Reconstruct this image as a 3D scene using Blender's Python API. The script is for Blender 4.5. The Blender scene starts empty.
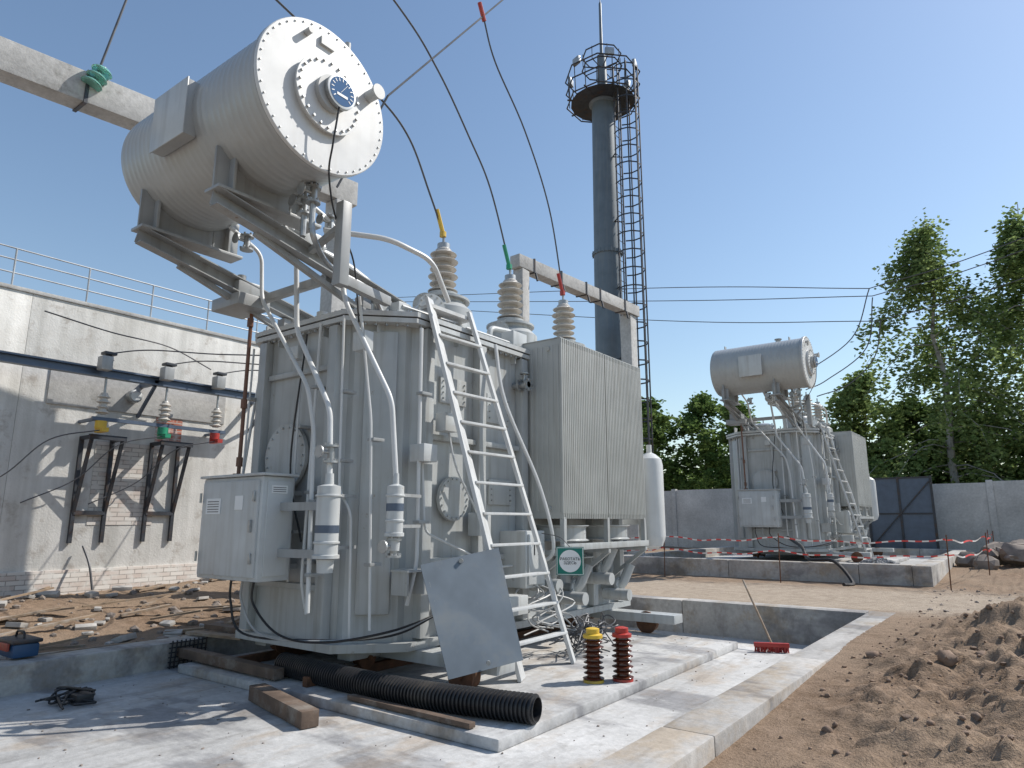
import bpy, bmesh, math, random
from mathutils import Vector, Matrix, noise
random.seed(7)
S=bpy.context.scene
V=Vector
# ------------------------------------------------------------ materials
def new_mat(name):
    m=bpy.data.materials.new(name); m.use_nodes=True
    nt=m.node_tree; b=nt.nodes['Principled BSDF']
    return m,nt,b
def N(nt,t,**k):
    n=nt.nodes.new(t)
    for a,v in k.items(): setattr(n,a,v)
    return n
def coords(nt,scale=(1,1,1)):
    tc=N(nt,'ShaderNodeTexCoord'); mp=N(nt,'ShaderNodeMapping')
    mp.inputs['Scale'].default_value=scale
    nt.links.new(tc.outputs['Object'],mp.inputs['Vector'])
    return mp.outputs['Vector']
def nz(nt,vec,scale,detail=4,rough=.6):
    n=N(nt,'ShaderNodeTexNoise'); n.inputs['Scale'].default_value=scale
    n.inputs['Detail'].default_value=min(detail,5); n.inputs['Roughness'].default_value=rough
    nt.links.new(vec,n.inputs['Vector']); return n.outputs['Fac']
def ramp(nt,fac,lo,hi,c0=(0,0,0,1),c1=(1,1,1,1)):
    r=N(nt,'ShaderNodeValToRGB'); e=r.color_ramp.elements
    e[0].position=lo;e[1].position=hi;e[0].color=c0;e[1].color=c1
    nt.links.new(fac,r.inputs['Fac']); return r.outputs['Color']
def mix(nt,fac,a,b,mode='MIX'):
    n=N(nt,'ShaderNodeMix',data_type='RGBA',blend_type=mode)
    for i,x in ((0,fac),(6,a),(7,b)):
        if hasattr(x,'links'): nt.links.new(x,n.inputs[i])
        elif i==0: n.inputs[i].default_value=x
        else: n.inputs[i].default_value=(*x[:3],1)
    return n.outputs[2]
def bump(nt,b,h,strength,dist=.02):
    n=N(nt,'ShaderNodeBump'); n.inputs['Strength'].default_value=strength
    n.inputs['Distance'].default_value=dist
    nt.links.new(h,n.inputs['Height']); nt.links.new(n.outputs['Normal'],b.inputs['Normal'])
def simple(name,col,rough=.6,metal=0,var=.25,scale=4,bmp=0.0,dirt=None,streak=0,spec=None,speck=None):
    m,nt,b=new_mat(name)
    v=coords(nt)
    f=nz(nt,v,scale,3)
    dark=tuple(c*(1-var) for c in col); lite=tuple(min(1,c*(1+var*.5)) for c in col)
    c=mix(nt,ramp(nt,f,.3,.7),dark,lite)
    if streak:
        v2=coords(nt,(9,9,.5))
        s=ramp(nt,nz(nt,v2,1.3,4),.5,.75)
        sc=N(nt,'ShaderNodeMath',operation='MULTIPLY'); sc.inputs[1].default_value=streak
        nt.links.new(s,sc.inputs[0])
        c=mix(nt,sc.outputs[0],c,dirt or (.2,.17,.13))
    elif dirt:
        s=ramp(nt,nz(nt,v,scale*.6,5,.7),.52,.7)
        c=mix(nt,s,c,dirt)
    if speck:
        c=mix(nt,ramp(nt,nz(nt,v,7,5,.75),.66,.72),c,speck)
    nt.links.new(c,b.inputs['Base Color'])
    b.inputs['Roughness'].default_value=rough; b.inputs['Metallic'].default_value=metal
    r=ramp(nt,f,.2,.8,(rough*.8,)*3+(1,),(min(1,rough*1.2),)*3+(1,))
    nt.links.new(r,b.inputs['Roughness'])
    if spec is not None: b.inputs['Specular IOR Level'].default_value=spec
    if bmp: bump(nt,b,nz(nt,v,scale*6,4),bmp,.01)
    return m
M={}
M['paint']=simple('grey_paint',(.44,.455,.45),.36,var=.16,scale=1.6,bmp=.06,streak=.6,dirt=(.25,.235,.20),speck=(.27,.22,.17))
M['paint2']=simple('grey_paint_light',(.52,.535,.53),.34,var=.13,scale=2.5,streak=.45,dirt=(.31,.295,.265),speck=(.36,.31,.25))
M['barrel']=simple('conservator_paint_shaded',(.41,.42,.415),.33,var=.08,scale=1.5,streak=.3,dirt=(.30,.29,.27))  # base grey lowered so the colour itself carries the barrel's shade
M['sup']=simple('support_paint_shaded',(.33,.34,.34),.4,var=.15,scale=2.5,streak=.5,dirt=(.18,.165,.14),speck=(.2,.13,.09))  # darker than the tank grey: shadow under the conservator put into the colour
M['rad']=simple('radiator_paint',(.45,.46,.44),.45,var=.12,scale=2,streak=.45,dirt=(.27,.25,.21))
M['white']=simple('white_paint',(.62,.63,.625),.38,var=.08,scale=3,streak=.25,dirt=(.4,.38,.34))
M['ladder']=simple('ladder_paint',(.58,.59,.585),.42,var=.1,scale=5,streak=.4,dirt=(.33,.30,.26))
M['label']=simple('label_white',(.75,.76,.76),.35,var=.04)
M['steel']=simple('galvanised_steel',(.42,.43,.43),.45,.7,var=.25,scale=9)
M['dsteel']=simple('dark_steel',(.05,.055,.065),.5,.3,var=.3,scale=6,dirt=(.09,.05,.03))
M['bluesteel']=simple('blue_grey_steel',(.10,.13,.18),.45,.3,var=.2,scale=4)
M['plate']=simple('sheet_metal',(.15,.18,.21),.65,.0,var=.25,scale=2.2,dirt=(.20,.21,.21),spec=.25,speck=(.26,.26,.25))
M['mast']=simple('mast_paint',(.13,.165,.195),.5,.15,var=.25,scale=1.5,streak=.45,dirt=(.24,.24,.23))
M['rust']=simple('rusty_steel',(.16,.075,.04),.8,.2,var=.5,scale=9,bmp=.2)
M['black']=simple('black_rubber',(.018,.018,.02),.5,var=.2,dirt=(.05,.045,.04))
M['porc']=simple('grey_porcelain',(.52,.49,.44),.25,var=.1,scale=3,dirt=(.38,.34,.29))
M['brownporc']=simple('brown_porcelain',(.10,.028,.012),.15,var=.2)
M['brownpaint']=simple('brown_paint',(.16,.07,.04),.4,var=.2)
M['yellow']=simple('yellow_paint',(.70,.46,.05),.45,var=.2,dirt=(.4,.28,.1))
M['red']=simple('red_paint',(.45,.04,.03),.45,var=.25,dirt=(.25,.08,.05))
M['green']=simple('green_paint',(.02,.28,.15),.45,var=.15)
M['teal']=simple('teal_sign',(.0,.17,.13),.4,var=.05)
M['wood']=simple('old_wood',(.30,.22,.15),.85,var=.4,scale=5,bmp=.3,dirt=(.35,.32,.28))
M['dwood']=simple('dark_timber',(.13,.09,.065),.85,var=.4,scale=5,bmp=.3,dirt=(.22,.19,.16))
M['wire']=simple('cable_grey',(.10,.10,.105),.5,.3)
M['gwire']=simple('cable_light',(.38,.38,.37),.5,.0)
M['rail']=simple('railing_grey',(.40,.42,.44),.5,.3)
M['bark']=simple('tree_bark',(.10,.08,.06),.9,var=.4,scale=8)
M['birch']=simple('birch_bark',(.36,.34,.31),.8,var=.1,scale=3,dirt=(.06,.05,.05))
M['rock']=simple('rock',(.24,.20,.17),.9,var=.35,scale=5,bmp=.4)
M['crock']=simple('broken_concrete',(.42,.40,.37),.9,var=.3,scale=5,bmp=.4)
M['gravel']=simple('gravel_stone',(.26,.26,.26),.9,var=.35,scale=9,bmp=.3)
M['clod']=simple('soil_clod',(.25,.17,.12),.95,var=.35,scale=7,bmp=.5)
M['blue']=simple('blue_plastic',(.02,.07,.16),.4)
def glassmat():
    m,nt,b=new_mat('green_glass'); b.inputs['Base Color'].default_value=(.35,.75,.65,1)
    b.inputs['Transmission Weight'].default_value=.6; b.inputs['Roughness'].default_value=.08; return m
M['glass']=glassmat()
def concrete(name,col,stain=(.30,.29,.27),s=1.,dust=None):
    m,nt,b=new_mat(name); v=coords(nt)
    a=nz(nt,v,.7*s,4,.65); f2=nz(nt,v,14*s,4,.7); f3=nz(nt,v,2.6*s,5,.75)
    c=mix(nt,ramp(nt,a,.35,.68),tuple(x*.74 for x in col),tuple(min(1,x*1.1) for x in col))
    c=mix(nt,ramp(nt,f3,.55,.72),c,stain)
    if dust: 
        d=nz(nt,coords(nt,(1,.55,1)),1.1,5,.72); c=mix(nt,ramp(nt,d,.50,.62),c,dust)
        e=nz(nt,coords(nt,(.6,1.3,1)),.9,5,.6); c=mix(nt,1.,c,ramp(nt,e,.40,.47,(.60,.60,.62,1),(1,1,1,1)),'MULTIPLY')
        e2=nz(nt,coords(nt,(2.2,.35,1)),1.7,5,.7); c=mix(nt,1.,c,ramp(nt,e2,.34,.5,(.74,.73,.72,1),(1,1,1,1)),'MULTIPLY')
    g=ramp(nt,f2,.3,.75,(.78,.78,.78,1),(1.08,1.08,1.08,1))
    c=mix(nt,1.0,c,g,'MULTIPLY')
    nt.links.new(c,b.inputs['Base Color']); b.inputs['Roughness'].default_value=.88
    bump(nt,b,f2,.4,.015); return m
M['conc']=concrete('concrete',(.50,.495,.48))
M['slab']=concrete('slab_concrete',(.55,.545,.53),stain=(.40,.39,.37),dust=(.44,.39,.335))
M['kerb']=concrete('kerb_concrete',(.50,.48,.45),stain=(.38,.34,.29),dust=(.42,.355,.28))
M['fence']=concrete('fence_concrete',(.62,.60,.57),stain=(.50,.48,.45))
def plaster():
    m,nt,b=new_mat('whitewashed_wall'); v=coords(nt)
    a=nz(nt,v,.5,5,.7); c2=nz(nt,v,3,5,.7); f=nz(nt,v,30,3)
    c=mix(nt,ramp(nt,a,.36,.66),(.60,.585,.55),(.78,.77,.74))
    c=mix(nt,ramp(nt,c2,.55,.66),c,(.50,.47,.43))
    v2=coords(nt,(1,4,.25)); st=nz(nt,v2,1.1,4)
    c=mix(nt,1.,c,ramp(nt,st,.35,.7,(.80,.80,.79,1),(1.05,1.05,1.05,1)),'MULTIPLY')
    nt.links.new(c,b.inputs['Base Color']); b.inputs['Roughness'].default_value=.92
    bump(nt,b,mix(nt,.4,c2,f),.45,.03); return m
M['wall']=plaster()
def brick(name,c1,c2,mortar):
    m,nt,b=new_mat(name)
    tc=N(nt,'ShaderNodeTexCoord'); sp=N(nt,'ShaderNodeSeparateXYZ'); cb=N(nt,'ShaderNodeCombineXYZ')
    nt.links.new(tc.outputs['Object'],sp.inputs[0]); nt.links.new(sp.outputs['Y'],cb.inputs[0]); nt.links.new(sp.outputs['Z'],cb.inputs[1])
    br=N(nt,'ShaderNodeTexBrick'); nt.links.new(cb.outputs[0],br.inputs['Vector'])
    br.inputs['Color1'].default_value=(*c1,1);br.inputs['Color2'].default_value=(*c2,1);br.inputs['Mortar'].default_value=(*mortar,1)
    br.inputs['Scale'].default_value=1; br.inputs['Brick Width'].default_value=.26; br.inputs['Row Height'].default_value=.077
    br.inputs['Mortar Size'].default_value=.008
    c=mix(nt,ramp(nt,nz(nt,tc.outputs['Object'],5,5,.7),.45,.65),br.outputs['Color'],(.6,.58,.54))
    nt.links.new(c,b.inputs['Base Color']); b.inputs['Roughness'].default_value=.9
    bump(nt,b,br.outputs['Fac'],-.6,.02); return m
M['wbrick']=brick('whitewashed_brick',(.66,.63,.58),(.50,.42,.37),(.30,.27,.24))
M['rbrick']=brick('red_brick',(.46,.15,.10),(.38,.14,.09),(.45,.41,.37))
def soil():
    m,nt,b=new_mat('sandy_soil'); v=coords(nt)
    a=nz(nt,v,.35,4,.65); f=nz(nt,v,6,5,.75); g=nz(nt,v,45,3,.8)
    c=mix(nt,ramp(nt,a,.38,.62),(.27,.19,.13),(.38,.295,.215))
    c=mix(nt,ramp(nt,f,.38,.66),c,(.31,.225,.16))
    tc=N(nt,'ShaderNodeTexCoord'); sp=N(nt,'ShaderNodeSeparateXYZ'); nt.links.new(tc.outputs['Object'],sp.inputs[0])
    def mth(op,x,y=None):
        n=N(nt,'ShaderNodeMath',operation=op)
        for i,q in ((0,x),(1,y)):
            if q is None: continue
            if hasattr(q,'links'): nt.links.new(q,n.inputs[i])
            else: n.inputs[i].default_value=q
        return n.outputs[0]
    d=mth('SUBTRACT',mth('SUBTRACT',sp.outputs['Y'],14.2),mth('MULTIPLY',sp.outputs['X'],.12))
    d=mth('ADD',mth('ABSOLUTE',d),mth('MULTIPLY',a,3.0))
    c=mix(nt,ramp(nt,mth('MULTIPLY',d,.2),.55,.85),(.46,.385,.305),c)
    c=mix(nt,1.,c,ramp(nt,g,.25,.75,(.62,.6,.58,1),(1.15,1.15,1.15,1)),'MULTIPLY')
    c=mix(nt,1.,c,ramp(nt,f,.3,.6,(.72,.7,.68,1),(1.05,1.05,1.05,1)),'MULTIPLY')
    nt.links.new(c,b.inputs['Base Color']); b.inputs['Roughness'].default_value=.97; b.inputs['Specular IOR Level'].default_value=.15
    bump(nt,b,mix(nt,.5,f,g),.9,.04); return m
M['soil']=soil()
def leafm(name,c0,c1):
    m,nt,b=new_mat(name); v=coords(nt)
    f=nz(nt,v,.8,1); g=nz(nt,v,9,0)
    c=mix(nt,ramp(nt,f,.35,.65),c0,c1)
    c=mix(nt,1.,c,ramp(nt,g,.3,.7,(.6,.6,.6,1),(1.35,1.35,1.2,1)),'MULTIPLY')
    df=N(nt,'ShaderNodeBsdfDiffuse'); nt.links.new(c,df.inputs['Color'])
    tr=N(nt,'ShaderNodeBsdfTranslucent'); nt.links.new(c,tr.inputs['Color'])
    ms=N(nt,'ShaderNodeMixShader'); ms.inputs[0].default_value=.5
    nt.links.new(df.outputs[0],ms.inputs[1]); nt.links.new(tr.outputs[0],ms.inputs[2])
    nt.links.new(ms.outputs[0],nt.nodes['Material Output'].inputs['Surface']); nt.nodes.remove(b); return m
M['leaf']=leafm('birch_leaves',(.16,.23,.085),(.27,.34,.14))
M['leaf2']=leafm('dark_leaves',(.09,.15,.05),(.18,.25,.085))
def tape():
    m,nt,b=new_mat('barrier_tape')
    tc=N(nt,'ShaderNodeTexCoord'); w=N(nt,'ShaderNodeTexWave'); w.inputs['Scale'].default_value=1.3
    nt.links.new(tc.outputs['Object'],w.inputs['Vector'])
    c=ramp(nt,w.outputs['Fac'],.48,.52,(.65,.06,.05,1),(.75,.72,.70,1))
    nt.links.new(c,b.inputs['Base Color']); return m
M['tape']=tape()
def dial():
    m,nt,b=new_mat('gauge_dial')
    b.inputs['Base Color'].default_value=(.06,.13,.26,1); b.inputs['Roughness'].default_value=.1; return m
M['dial']=dial()
# ------------------------------------------------------------ mesh helpers
def frame(d):
    d=d.normalized(); up=V((0,0,1)) if abs(d.z)<.95 else V((0,1,0))
    a=d.cross(up).normalized(); b=a.cross(d).normalized(); return a,b,d
def box(bm,c,s,rot=None,bev=0):
    t=bmesh.new(); bmesh.ops.create_cube(t,size=1)
    bmesh.ops.scale(t,vec=V(s),verts=t.verts)
    if bev: bmesh.ops.bevel(t,geom=t.edges[:],offset=min(bev,min(s)*.4),segments=2,affect='EDGES',profile=.6)
    Mx=Matrix.Translation(V(c))
    if rot is not None: Mx=Mx@rot.to_4x4()
    _merge(bm,t,Mx)
def _merge(bm,t,Mx):
    vs=[bm.verts.new(Mx@v.co) for v in t.verts]
    t.verts.index_update()
    for f in t.faces:
        try: bm.faces.new([vs[v.index] for v in f.verts])
        except ValueError: pass
    t.free()
def bb(bm,x0,x1,y0,y1,z0,z1,bev=0): box(bm,((x0+x1)/2,(y0+y1)/2,(z0+z1)/2),(abs(x1-x0),abs(y1-y0),abs(z1-z0)),None,bev)
def bar(bm,p0,p1,w,h=None,bev=0,side=None):
    p0,p1=V(p0),V(p1); h=h or w; d=p1-p0
    if side is None: a,b,dd=frame(d)
    else:
        dd=d.normalized(); a=(V(side)-dd*V(side).dot(dd)).normalized(); b=dd.cross(a)
    R=Matrix((a,dd,b)).transposed()
    if R.determinant()<0: R=Matrix((-a,dd,b)).transposed()
    box(bm,(p0+p1)/2,(w,d.length,h),R,bev)
def cyl(bm,p0,p1,r0,r1=None,seg=16,caps=True):
    p0,p1=V(p0),V(p1); r1=r0 if r1 is None else r1
    a,b,d=frame(p1-p0); rings=[]
    for p,r in ((p0,r0),(p1,r1)):
        rings.append([bm.verts.new(p+(a*math.cos(2*math.pi*i/seg)+b*math.sin(2*math.pi*i/seg))*r) for i in range(seg)])
    for i in range(seg):
        j=(i+1)%seg; bm.faces.new((rings[0][i],rings[0][j],rings[1][j],rings[1][i]))
    if caps: bm.faces.new(rings[0][::-1]); bm.faces.new(rings[1])
def lathe(bm,base,axis,prof,seg=20,cap=True):
    base=V(base); a,b,d=frame(V(axis)); rings=[]
    for r,h in prof:
        rings.append([bm.verts.new(base+d*h+(a*math.cos(2*math.pi*i/seg)+b*math.sin(2*math.pi*i/seg))*max(r,.0005)) for i in range(seg)])
    for k in range(len(rings)-1):
        for i in range(seg):
            j=(i+1)%seg; bm.faces.new((rings[k][i],rings[k][j],rings[k+1][j],rings[k+1][i]))
    if cap: bm.faces.new(rings[0][::-1]); bm.faces.new(rings[-1])
def catmull(P,n=8):
    P=[V(p) for p in P]
    if len(P)<3: return P
    Q=[P[0]*2-P[1]]+P+[P[-1]*2-P[-2]]; out=[]
    for i in range(1,len(Q)-2):
        a,b,c,d=Q[i-1:i+3]
        for k in range(n):
            t=k/n; out.append(.5*((2*b)+(c-a)*t+(2*a-5*b+4*c-d)*t*t+(3*b-a-3*c+d)*t**3))
    out.append(P[-1]); return out
def rounded(P,r=.1,n=5):
    P=[V(p) for p in P]; out=[P[0]]
    for i in range(1,len(P)-1):
        a,b,c=P[i-1:i+2]; u=(a-b);w=(c-b); rr=min(r,u.length*.45,w.length*.45)
        s=b+u.normalized()*rr; e=b+w.normalized()*rr
        for k in range(n+1):
            t=k/n; out.append(s*(1-t)**2+b*2*t*(1-t)+e*t*t)
    out.append(P[-1]); return out
def tube(bm,P,r,seg=8,mode='s',n=8,bend=.1):
    pts=catmull(P,n) if mode=='s' else rounded(P,bend)
    rings=[]; a=None
    for i,p in enumerate(pts):
        d=(pts[min(i+1,len(pts)-1)]-pts[max(i-1,0)]).normalized()
        if a is None: a,_,_=frame(d)
        a=(a-d*a.dot(d)).normalized(); b=d.cross(a)
        rings.append([bm.verts.new(p+(a*math.cos(2*math.pi*k/seg)+b*math.sin(2*math.pi*k/seg))*r) for k in range(seg)])
    for k in range(len(rings)-1):
        for i in range(seg):
            j=(i+1)%seg; bm.faces.new((rings[k][i],rings[k][j],rings[k+1][j],rings[k+1][i]))
    bm.faces.new(rings[0][::-1]); bm.faces.new(rings[-1])
def sheds(rc,rs,h0,h1,n):
    P=[(rc,h0)]; st=(h1-h0)/n
    for i in range(n):
        z=h0+i*st
        rr=rs if i%2==0 else rs*.9
        P+=[(rc,z+st*.12),(rr*.97,z+st*.28),(rr,z+st*.36),(rr*.97,z+st*.43),(rc*1.05,z+st*.72),(rc,z+st*.98)]
    return P
def bolts(bm,c,axis,R,n,r=.014,h=.03):
    c=V(c);a,b,d=frame(V(axis))
    for i in range(n):
        t=2*math.pi*i/n; p=c+(a*math.cos(t)+b*math.sin(t))*R
        cyl(bm,p,p+d*h,r,seg=6)
def boltline(bm,p0,p1,n,axis,r=.014,h=.03):
    p0,p1=V(p0),V(p1);ax=V(axis)
    for i in range(n):
        p=p0.lerp(p1,(i+.5)/n); cyl(bm,p,p+ax*h,r,seg=6)
def flange(bm,c,axis,r,h=.03,n=12):
    c=V(c);ax=V(axis).normalized(); cyl(bm,c,c+ax*h,r,seg=28); bolts(bm,c+ax*h,ax,r*.87,n,.012,.018)
class G:
    def __init__(s,name,o=(0,0,0),rot=0):
        s.name=name;s.o=V(o);s.parts={}; s.extra=[]
        s.e=bpy.data.objects.new(name,None); s.e.location=s.o; S.collection.objects.link(s.e)
    def p(s,part,mat):
        k=(part,mat)
        if k not in s.parts: s.parts[k]=bmesh.new()
        return s.parts[k]
    def text(s,name,txt,size,loc,rot,mat,ext=.001):
        cu=bpy.data.curves.new(name,'FONT'); cu.body=txt; cu.size=size; cu.align_x='CENTER'; cu.align_y='CENTER'; cu.extrude=ext
        cu.materials.append(M[mat]); ob=bpy.data.objects.new(name,cu); S.collection.objects.link(ob)
        ob.parent=s.e; ob.location=V(loc)-s.o; ob.rotation_euler=rot; s.extra.append(ob)
    def done(s,ang=35):
        for (part,mat),bm in s.parts.items():
            bmesh.ops.recalc_face_normals(bm,faces=bm.faces)
            me=bpy.data.meshes.new(part)
            for v in bm.verts: v.co-=s.o
            for f in bm.faces: f.smooth=True
            bm.to_mesh(me); bm.free(); me.set_sharp_from_angle(angle=math.radians(ang))
            me.materials.append(M[mat]); ob=bpy.data.objects.new(part,me); S.collection.objects.link(ob); ob.parent=s.e
        return s
    def copy(s,off):
        e=bpy.data.objects.new(s.name,None); e.location=s.e.location+V(off); S.collection.objects.link(e)
        for ch in list(s.e.children):
            c=ch.copy(); S.collection.objects.link(c); c.parent=e
        return e
def single(name,fn,mat,o=(0,0,0),ang=35):
    bm=bmesh.new(); fn(bm); bmesh.ops.recalc_face_normals(bm,faces=bm.faces)
    me=bpy.data.meshes.new(name); o=V(o)
    for v in bm.verts: v.co-=o
    for f in bm.faces: f.smooth=True
    bm.to_mesh(me); bm.free(); me.set_sharp_from_angle(angle=math.radians(ang)); me.materials.append(M[mat])
    ob=bpy.data.objects.new(name,me); ob.location=o; S.collection.objects.link(ob); return ob

# ============================================================ TERRAIN
def ss(a,b,x):
    t=max(0,min(1,(x-a)/(b-a))); return t*t*(3-2*t)
F1=(-8.25,-1.75,-1.5,12.0); F2=(-9.3,-1.75,17.0,28.0)
def rectdist(x,y,r):
    dx=max(r[0]-x,0,x-r[1]); dy=max(r[2]-y,0,y-r[3]); return math.hypot(dx,dy)
def H(x,y):
    z=.15+.12*ss(4,9,y)+.22*ss(16,24,y)
    z+=.28*ss(-9,-12.5,x)*(1-ss(15,20,y))
    near=min(rectdist(x,y,F1),rectdist(x,y,F2)); k=ss(.0,.9,near)
    far=max(abs(x),abs(y)); kf=1-ss(50,120,far)
    n1=noise.noise(V((x*.8,y*.8,0)));n2=noise.noise(V((x*2.3,y*2.3,5)));n3=noise.noise(V((x*6,y*6,9)));n4=noise.noise(V((x*14,y*14,2)));n5=noise.noise(V((x*27,y*27,4)))
    rough=1.0 if x>-1.9 else .6
    path=1-.8*math.exp(-((y-13.9-(x+2)*.15)/1.9)**2)
    z+=kf*k*rough*path*(.06*n1+.05*n2+.03*abs(n3)*2-.02)+kf*(.3+.7*k)*.012*n4*path+kf*k*path*rough*.02*n3
    if x>-1.8 and y<16:
        m=.46*math.exp(-((x-.9)/1.3)**2-((y-7.6)/2.4)**2)+.26*math.exp(-((x+.35)/.65)**2-((y-9.4)/1.7)**2)+.22*math.exp(-((x-.1)/.8)**2-((y-4.9)/1.5)**2)
        m+=.40*math.exp(-((x-2.2)/1.4)**2-((y-10.5)/1.9)**2)+.16*math.exp(-((x+.85)/.4)**2-((y-6.6)/1.3)**2)
        z+=m*(1+.30*n2+.16*n3+.08*n4)
        ro=min(1,m*4); z+=ro*(.022*n4+.014*n5+.022*abs(n3))
    return z
def lines(segs):
    L=[]
    for a,b,st in segs:
        n=max(1,round((b-a)/st)); L+=[a+(b-a)*i/n for i in range(n)]
    L.append(segs[-1][1]); return L
X=lines([(-900,-200,175),(-200,-40,32),(-40,-16,3),(-16,-8.6,.16),(-8.6,-1.95,.22),(-1.95,3.2,.035),(3.2,12,.3),(12,40,3),(40,200,32),(200,900,175)])
Y=lines([(-900,-200,175),(-200,-20,30),(-20,-2,1.5),(-2,2,.25),(2,8,.035),(8,12.5,.06),(12.5,17,.12),(17,32,.22),(32,60,2),(60,200,28),(200,1200,200)])
def terr():
    vs=[]
    for j,y in enumerate(Y):
        for i,x in enumerate(X): vs.append((x,y,H(x,y)))
    nx=len(X);fs=[]
    def ins(x,y,r,m): return r[0]+m<x<r[1]-m and r[2]+m<y<r[3]-m
    for j in range(len(Y)-1):
        for i in range(nx-1):
            cx=(X[i]+X[i+1])/2;cy=(Y[j]+Y[j+1])/2
            if ins(cx,cy,F1,.14) or ins(cx,cy,F2,.14): continue
            a=j*nx+i; fs.append((a,a+1,a+nx+1,a+nx))
    me=bpy.data.meshes.new('ground'); me.from_pydata(vs,[],fs); me.update()
    for p in me.polygons: p.use_smooth=True
    me.materials.append(M['soil']); ob=bpy.data.objects.new('ground',me); S.collection.objects.link(ob)
terr()

# ============================================================ FOUNDATIONS
g=G('concrete_foundation',(-5,5,0))
s=g.p('slab','slab'); bb(s,-7.9,-2.12,-1.2,9.6,-.4,0,.01)
s=g.p('pit_floor','conc'); bb(s,-7.9,-2.12,9.6,11.65,-.5,-.26)
k=g.p('kerb','kerb')
def kerb(k,x0,x1,y0,y1,zt,w=.36,zb=-.6):
    y=y0
    while y<y1-.01:
        e=min(y+3.0,y1); bb(k,x1-w,x1,y+.004,e-.004,zb,zt+random.uniform(-.008,.008),.018)
        bb(k,x0,x0+w,y+.004,e-.004,zb,zt+random.uniform(-.008,.008),.018); y=e
    x=x0+w
    while x<x1-w-.01:
        e=min(x+2.9,x1-w)
        bb(k,x+.004,e-.004,y1-w,y1,zb,zt+random.uniform(-.008,.008),.018)
        bb(k,x+.004,e-.004,y0,y0+w,zb,zt+random.uniform(-.008,.008),.018); x=e
kerb(k,-8.25,-1.75,-1.5,12.0,.28)
p=g.p('plinth','slab'); bb(p,-7.6,-3.2,4.15,9.2,.0,.09,.02)
r=g.p('rails','rust')
for x in (-7.0,-5.6): bb(r,x-.035,x+.035,4.3,9.1,.092,.18,.006)
g.done()
g=G('concrete_foundation',(-5,22,.4))
s=g.p('slab','conc'); bb(s,-9.0,-2.05,17.3,27.7,-.2,.43)
kerb(g.p('kerb','kerb'),-9.3,-1.75,17.0,28.0,.70)
bb(g.p('plinth','slab'),-7.2,-3.2,19.9,25.5,.43,.53,.02)
g.done()

# ============================================================ TRANSFORMER
T=G('power_transformer',(-6.3,7.0,0.1))
def octa(bm,x0,x1,y0,y1,c,z0,z1,bev=0):
    t=bmesh.new()
    P=[(x0+c,y0),(x1-c,y0),(x1,y0+c),(x1,y1-c),(x1-c,y1),(x0+c,y1),(x0,y1-c),(x0,y0+c)]
    a=[t.verts.new((x,y,z0)) for x,y in P]; b=[t.verts.new((x,y,z1)) for x,y in P]
    t.faces.new(a[::-1]);t.faces.new(b)
    for i in range(8): t.faces.new((a[i],a[(i+1)%8],b[(i+1)%8],b[i]))
    if bev:
        bmesh.ops.bevel(t,geom=[e for e in t.edges if abs(e.verts[0].co.z-e.verts[1].co.z)>.1],offset=bev,segments=4,affect='EDGES')
    _merge(bm,t,Matrix.Identity(4)); return P
t=T.p('tank','paint'); 
octa(t,-7.55,-5.1,4.6,10.2,.5,.42,3.74,.09)
c=T.p('tank_cover','paint2'); P=octa(c,-7.67,-4.98,4.48,10.32,.54,3.748,3.80)
octa(T.p('cover_gasket','black'),-7.65,-5.0,4.50,10.30,.535,3.732,3.747)
octa(c,-7.66,-4.99,4.49,10.31,.53,3.68,3.731)
octa(T.p('tank_base_flange','paint'),-7.64,-5.01,4.51,10.29,.52,.36,.44)
bo=T.p('bolts','steel')
for i in range(8):
    a=V((*P[i],3.80));b=V((*P[(i+1)%8],3.80)); n=int((b-a).length/.11)
    d=(b-a).normalized(); inn=V((-d.y,d.x,0))*.055
    boltline(bo,a+inn+d*.05,b+inn-d*.05,n,(0,0,1),.016,.03)
    boltline(bo,a+inn+d*.05-V((0,0,.12)),b+inn-d*.05-V((0,0,.12)),n,(0,0,-1),.016,.03)
    nn=max(2,int((b-a).length/.35))
    for q in range(1,nn):
        pp=a.lerp(b,q/nn)+inn*2.0
        box(t,(pp.x,pp.y,3.63),(.012,.12,.1) if abs(d.x)>.5 else (.12,.012,.1))
rb=T.p('tank_stiffeners','paint')
for x in (-6.98,-5.72): bb(rb,x-.07,x+.07,4.50,4.602,.46,3.66,.014)
for y in (5.25,6.15,7.0,7.85,8.7,9.5):
    bb(rb,-5.102,-4.99,y-.065,y+.065,.46,3.66,.012); bb(rb,-7.66,-7.548,y-.055,y+.055,.46,3.66,.012)
R45=Matrix.Rotation(math.radians(45),3,'Z')
box(rb,(-5.34,4.86,2.15),(.34,.12,2.9),R45,.03); box(rb,(-7.31,4.86,2.15),(.34,.12,2.9),Matrix.Rotation(math.radians(-45),3,'Z'),.03)
bb(rb,-6.9,-5.8,4.55,4.602,.92,.98,.008); bb(rb,-6.9,-5.8,4.55,4.602,3.2,3.26,.008)
for y0,y1 in ((5.32,6.08),(6.22,6.93)):
    for z in (1.2,2.5): bb(rb,-5.1,-5.03,y0,y1,z-.03,z+.03,.008)
mh=T.p('manholes','paint')
for cc,ax,r in (((-6.45,4.6,2.3),(0,-1,0),.36),((-5.1,5.70,1.85),(1,0,0),.24)):
    C=V(cc);A=V(ax); cyl(mh,C-A*.01,C+A*.04,r*.85,seg=32); cyl(mh,C+A*.04,C+A*.06,r,seg=32); cyl(mh,C+A*.062,C+A*.082,r,seg=32)
    bolts(mh,C+A*.082,A,r*.89,18,.012,.02)
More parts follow.
